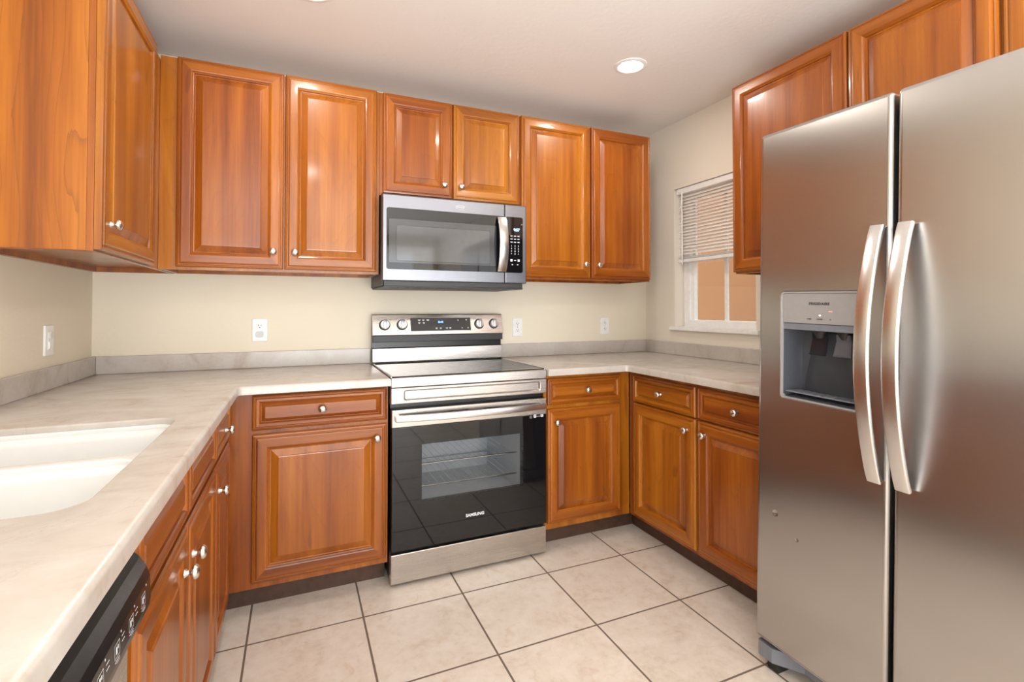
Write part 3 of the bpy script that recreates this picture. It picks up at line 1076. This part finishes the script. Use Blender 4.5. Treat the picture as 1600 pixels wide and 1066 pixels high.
for i, x in enumerate((.191, .266)):
    bm = new()
    w0, w1 = .021, .026
    rings(bm, [[(x - w0, -FD + .030, CZ - .03), (x + w0, -FD + .030, CZ - .03), (x + w0, -FD + .046, CZ - .03), (x - w0, -FD + .046, CZ - .03)],
               [(x - w0 - .002, -FD + .036, CZ - .05), (x + w0 + .002, -FD + .036, CZ - .05), (x + w0, -FD + .048, CZ - .05), (x - w0, -FD + .048, CZ - .05)],
               [(x - w1, -FD + .026, CZ - .092), (x + w1, -FD + .026, CZ - .092), (x + w1, -FD + .031, CZ - .094), (x - w1, -FD + .031, CZ - .094)],
               [(x - w1, -FD + .022, CZ - .096), (x + w1, -FD + .022, CZ - .096), (x + w1, -FD + .030, CZ - .099), (x - w1, -FD + .030, CZ - .099)]])
    bmesh.ops.bevel(bm, geom=bm.edges[:], offset=.0015, segments=2, affect='EDGES')
    obj('paddle', bm, CLEARP if i == 0 else GREYS, fz)
    obj('spout', lathe(new(), [(.022, 0), (.019, .012), (.012, .022)], 18, 'z', -1, (x, -FD + .045, CZ - .0235)), BLACKP, fz, smooth=True)
# bowed handles
for (hx, par, sgn) in ((.384, fz, 1), (.453, fd, 1)):
    pts = []
    for i in range(33):
        s = i / 32
        z = .734 + .690 * s
        e = math.sin(PI * s)
        pts.append((hx, -FD - .016 - .064 * (e ** 0.85), z))
    obj('door_handle', bow_bar(pts, .037, .013, (1, 0, 0)), SATIN, par, smooth=True)
# toe grille with corner blocks
bm = new()
sec = [(.003, -.786), (.010, -.791), (.058, -.791), (.135, -.735), (FW - .135, -.735), (FW - .058, -.791), (FW - .010, -.791), (FW - .003, -.786), (FW - .003, -.60), (.003, -.60)]
rings(bm, [[(x, y, .012) for x, y in sec], [(x, y, .060) for x, y in sec]])
obj('toe_grille', bm, GREYP, fr)
for x in (.05, FW - .05):
    zf = -.0222 + math.tan(LEAN) * x + .0005
    obj('leveling_foot', B(x - .02, x + .02, -.775, -.70, zf, .0118), BLACKP, fr)
    obj('rear_roller', B(x - .02, x + .02, -.12, -.06, zf, .0295), BLACKP, fr)
obj('hinge_cover', B(.012, .09, -.76, -.66, 1.7655, 1.790, .006), DARKG, fr)

# ------------------------------------------------------------------ dishwasher
dw = thing('dishwasher', 'dishwasher with black control strip under the near end of the left worktop', 'dishwasher', (0, -2.505, 0), PI / 2)
DWW = 0.602
obj('tub', B(.004, DWW - .004, -.575, -.02, .10, .870), DARKG, dw)
bm = new()
slab(bm, [(.001, .115), (DWW - .001, .115), (DWW - .001, .744), (.001, .744)], [], .048, .006, lambda u, v, w: (u, -.5755 - w, v))
obj('door', bm, STEEL, dw)
bm = new()
cs = [(-.577, .746), (-.636, .746), (-.644, .749), (-.6495, .758), (-.6505, .768), (-.6495, .802), (-.645, .817), (-.636, .833), (-.622, .849), (-.606, .859), (-.577, .862)]
rings(bm, [[(.001, y, z) for y, z in cs], [(DWW - .001, y, z) for y, z in cs]])
cpn = obj('control_panel', bm, plain('black_control_strip', (0.008, 0.007, 0.007), 0.22), dw)
bm = new()


def face_pt(z):
    for (y0, z0), (y1, z1) in zip(cs[1:-1], cs[2:]):
        if z0 <= z <= z1:
            return y0 + (y1 - y0) * (z - z0) / (z1 - z0)
    return -.64


def dwq(x, z, w, h):
    y0, y1 = face_pt(z - h / 2) - .0006, face_pt(z + h / 2) - .0006
    bm.faces.new([bm.verts.new(p) for p in ((x - w / 2, y0, z - h / 2), (x + w / 2, y0, z - h / 2), (x + w / 2, y1, z + h / 2), (x - w / 2, y1, z + h / 2))])


for k in range(8):
    x = DWW - .042 - k * .058
    # a key outline with a legend and small lines of print beside it
    for dx, dz, w, h in ((0, .0085, .019, .0007), (0, -.0085, .019, .0007), (-.0095, 0, .0007, .017), (.0095, 0, .0007, .017)):
        dwq(x + dx, .785 + dz, w, h)
    dwq(x - .002, .785, .005, .009)
    dwq(x + .004, .787, .003, .005)
    dwq(x, .7725, .018, .0010)
    dwq(x + .003, .7695, .012, .0009)
    dwq(x + .016, .799, .0028, .0028)
    if k:
        dwq(x + .024, .791, .011, .0010)
        dwq(x + .024, .784, .011, .0010)
obj('key_markings', bm, MARK, cpn)
obj('toe_panel', B(.004, DWW - .004, -.545, -.53, 0.0, .0995), BLACKP, dw)

# ------------------------------------------------------------------ outlets


def outlet(label, loc, rz, kind):
    t = thing('power_outlet', label, 'outlet', loc, rz, 'white outlets on the walls')
    w, h = (.070, .115)
    bm = new()
    slab(bm, rrect(-w / 2, w / 2, -h / 2, h / 2, .004, 3), [], .0065, .003, front)
    obj('cover_plate', bm, WHITE, t)

    def sockets(cz, par, y):
        b = new()
        box(b, -.0075, -.0050, y - .0004, y, cz + .000, cz + .0085)
        box(b, .0050, .0072, y - .0004, y, cz + .001, cz + .0080)
        lathe(b, [(.0028, 0), (.0028, .0004)], 12, c=(0, y, cz - .006))
        obj('socket_slots', b, SLOT, par)

    def face(cz):
        b = new()
        slab(b, [(x, z) for x, z in rrect(-.0165, .0165, cz - .0140, cz + .0140, .010, 5)], [], .0022, .0008, lambda u, v, q: (u, -.0066 - q, v))
        return obj('receptacle', b, WHITE, t)

    if kind == 'duplex':
        for cz in (.0195, -.0195):
            sockets(cz, face(cz), -.0090)
        obj('screw', lathe(new(), [(.003, 0), (.0028, .0008)], 12, c=(0, -.0066, 0)), NICKEL, t)
    elif kind == 'capped':
        sockets(.0195, face(.0195), -.0090)
        f2 = face(-.0195)
        b = new()
        slab(b, rrect(-.0185, .0185, -.036, -.006, .010, 5), [], .0045, .0015, lambda u, v, q: (u, -.0090 - q, v))
        obj('safety_cap', b, plain('cap_grey', (0.62, 0.63, 0.64), 0.4), f2)
    else:
        b = new()
        slab(b, rrect(-.0170, .0170, -.034, .034, .003, 2), [], .0022, .0008, lambda u, v, q: (u, -.0066 - q, v))
        f2 = obj('receptacle', b, WHITE, t)
        b = new()
        slab(b, rrect(-.0150, .0150, .006, .034, .012, 5), [], .005, .0015, lambda u, v, q: (u, -.0089 - q, v))
        obj('safety_cap', b, plain('cap_white', (0.74, 0.74, 0.72), 0.4), f2)
        b = new()
        slab(b, rrect(-.0140, .0140, -.030, -.004, .002, 3), [], .003, .001, lambda u, v, q: (u, -.0089 - q, v))
        obj('night_light_cover', b, WHITE, f2)
    return t


outlet('white outlet on the back wall left of the range, lower socket capped', (.6845, -.0005, 1.1045), 0, 'capped')
outlet('white double outlet just right of the range on the back wall', (2.1285, -.0005, 1.098), 0, 'duplex')
outlet('white double outlet on the back wall near the window corner', (2.781, -.0005, 1.0965), 0, 'duplex')
outlet('white outlet plate on the left wall, under the left wall cabinet', (.0005, -.4395, 1.0945), PI / 2, 'rocker')

# ------------------------------------------------------------------ blind
bl = thing('window_blind', 'white mini blind drawn half up in the window', 'blind', (0, 0, 0))
bx = W + 0.036
y0, y1 = WY0 + 0.012, WY1 - 0.010
obj('headrail', B(bx - .026, bx + .022, y0, y1, 1.960, WZ1 - .002, .003), VINYL, bl)
bm = new()
NS = 19
for k in range(NS):
    z = 1.945 - k * .0206
    loops = []
    for yy in (y0 + .004, y1 - .004):
        pr = []
        for s in range(5):
            q = -1 + s / 2
            ang = math.radians(52)
            pr.append((bx + q * .0125 * math.cos(ang) + .0016 * (1 - q * q) * math.sin(ang), yy, z + q * .0125 * math.sin(ang) - .0016 * (1 - q * q) * math.cos(ang) * -1))
        pr += [(p[0] + .0004, p[1], p[2] - .0007) for p in pr[::-1]]
        loops.append(pr)
    rings(bm, loops)
obj('slats', bm, SLAT, bl)
bm = B(bx - .013, bx + .013, y0 + .002, y1 - .002, 1.515, 1.535, .003)
for k in range(7):
    box(bm, bx - .0125, bx + .0125, y0 + .004, y1 - .004, 1.5365 + k * .0022, 1.5378 + k * .0022)
obj('bottom_rail', bm, VINYL, bl)
obj('wand', tube(new(), [(bx - .030, y1 - .055, 1.965), (bx - .030, y1 - .055, 1.955), (bx - .0305, y1 - .056, 1.500)], .0042, 8), VINYL, bl, smooth=True)
bm = new()
for yy in (y1 - .165, y0 + .12):
    for dx in (-.0145, .0145):
        tube(bm, [(bx + dx, yy, 1.962), (bx + dx, yy, 1.536)], .0009, 6)
obj('ladder_cord', bm, VINYL, bl)

# ------------------------------------------------------------------ ceiling lamps


def downlight(label, x, y):
    t = thing('recessed_light', label, 'ceiling light', (x, y, H), 0, 'recessed ceiling lights')
    obj('trim_ring', lathe(new(), [(.052, -.0005), (.082, -.0005), (.081, .003), (.070, .006), (.058, .005), (.0535, .0015)], 40, 'z', -1), WHITE, t, smooth=True)
    obj('lens', lathe(new(), [(.0530, .0008), (.0530, .0024), (.0005, .0030)], 40, 'z', -1), LENS, t, smooth=True)


downlight('round recessed ceiling light glowing between the wall cabinets', 2.391, -.812)
downlight('recessed ceiling light cut off by the top edge of the picture', .900, -.815)
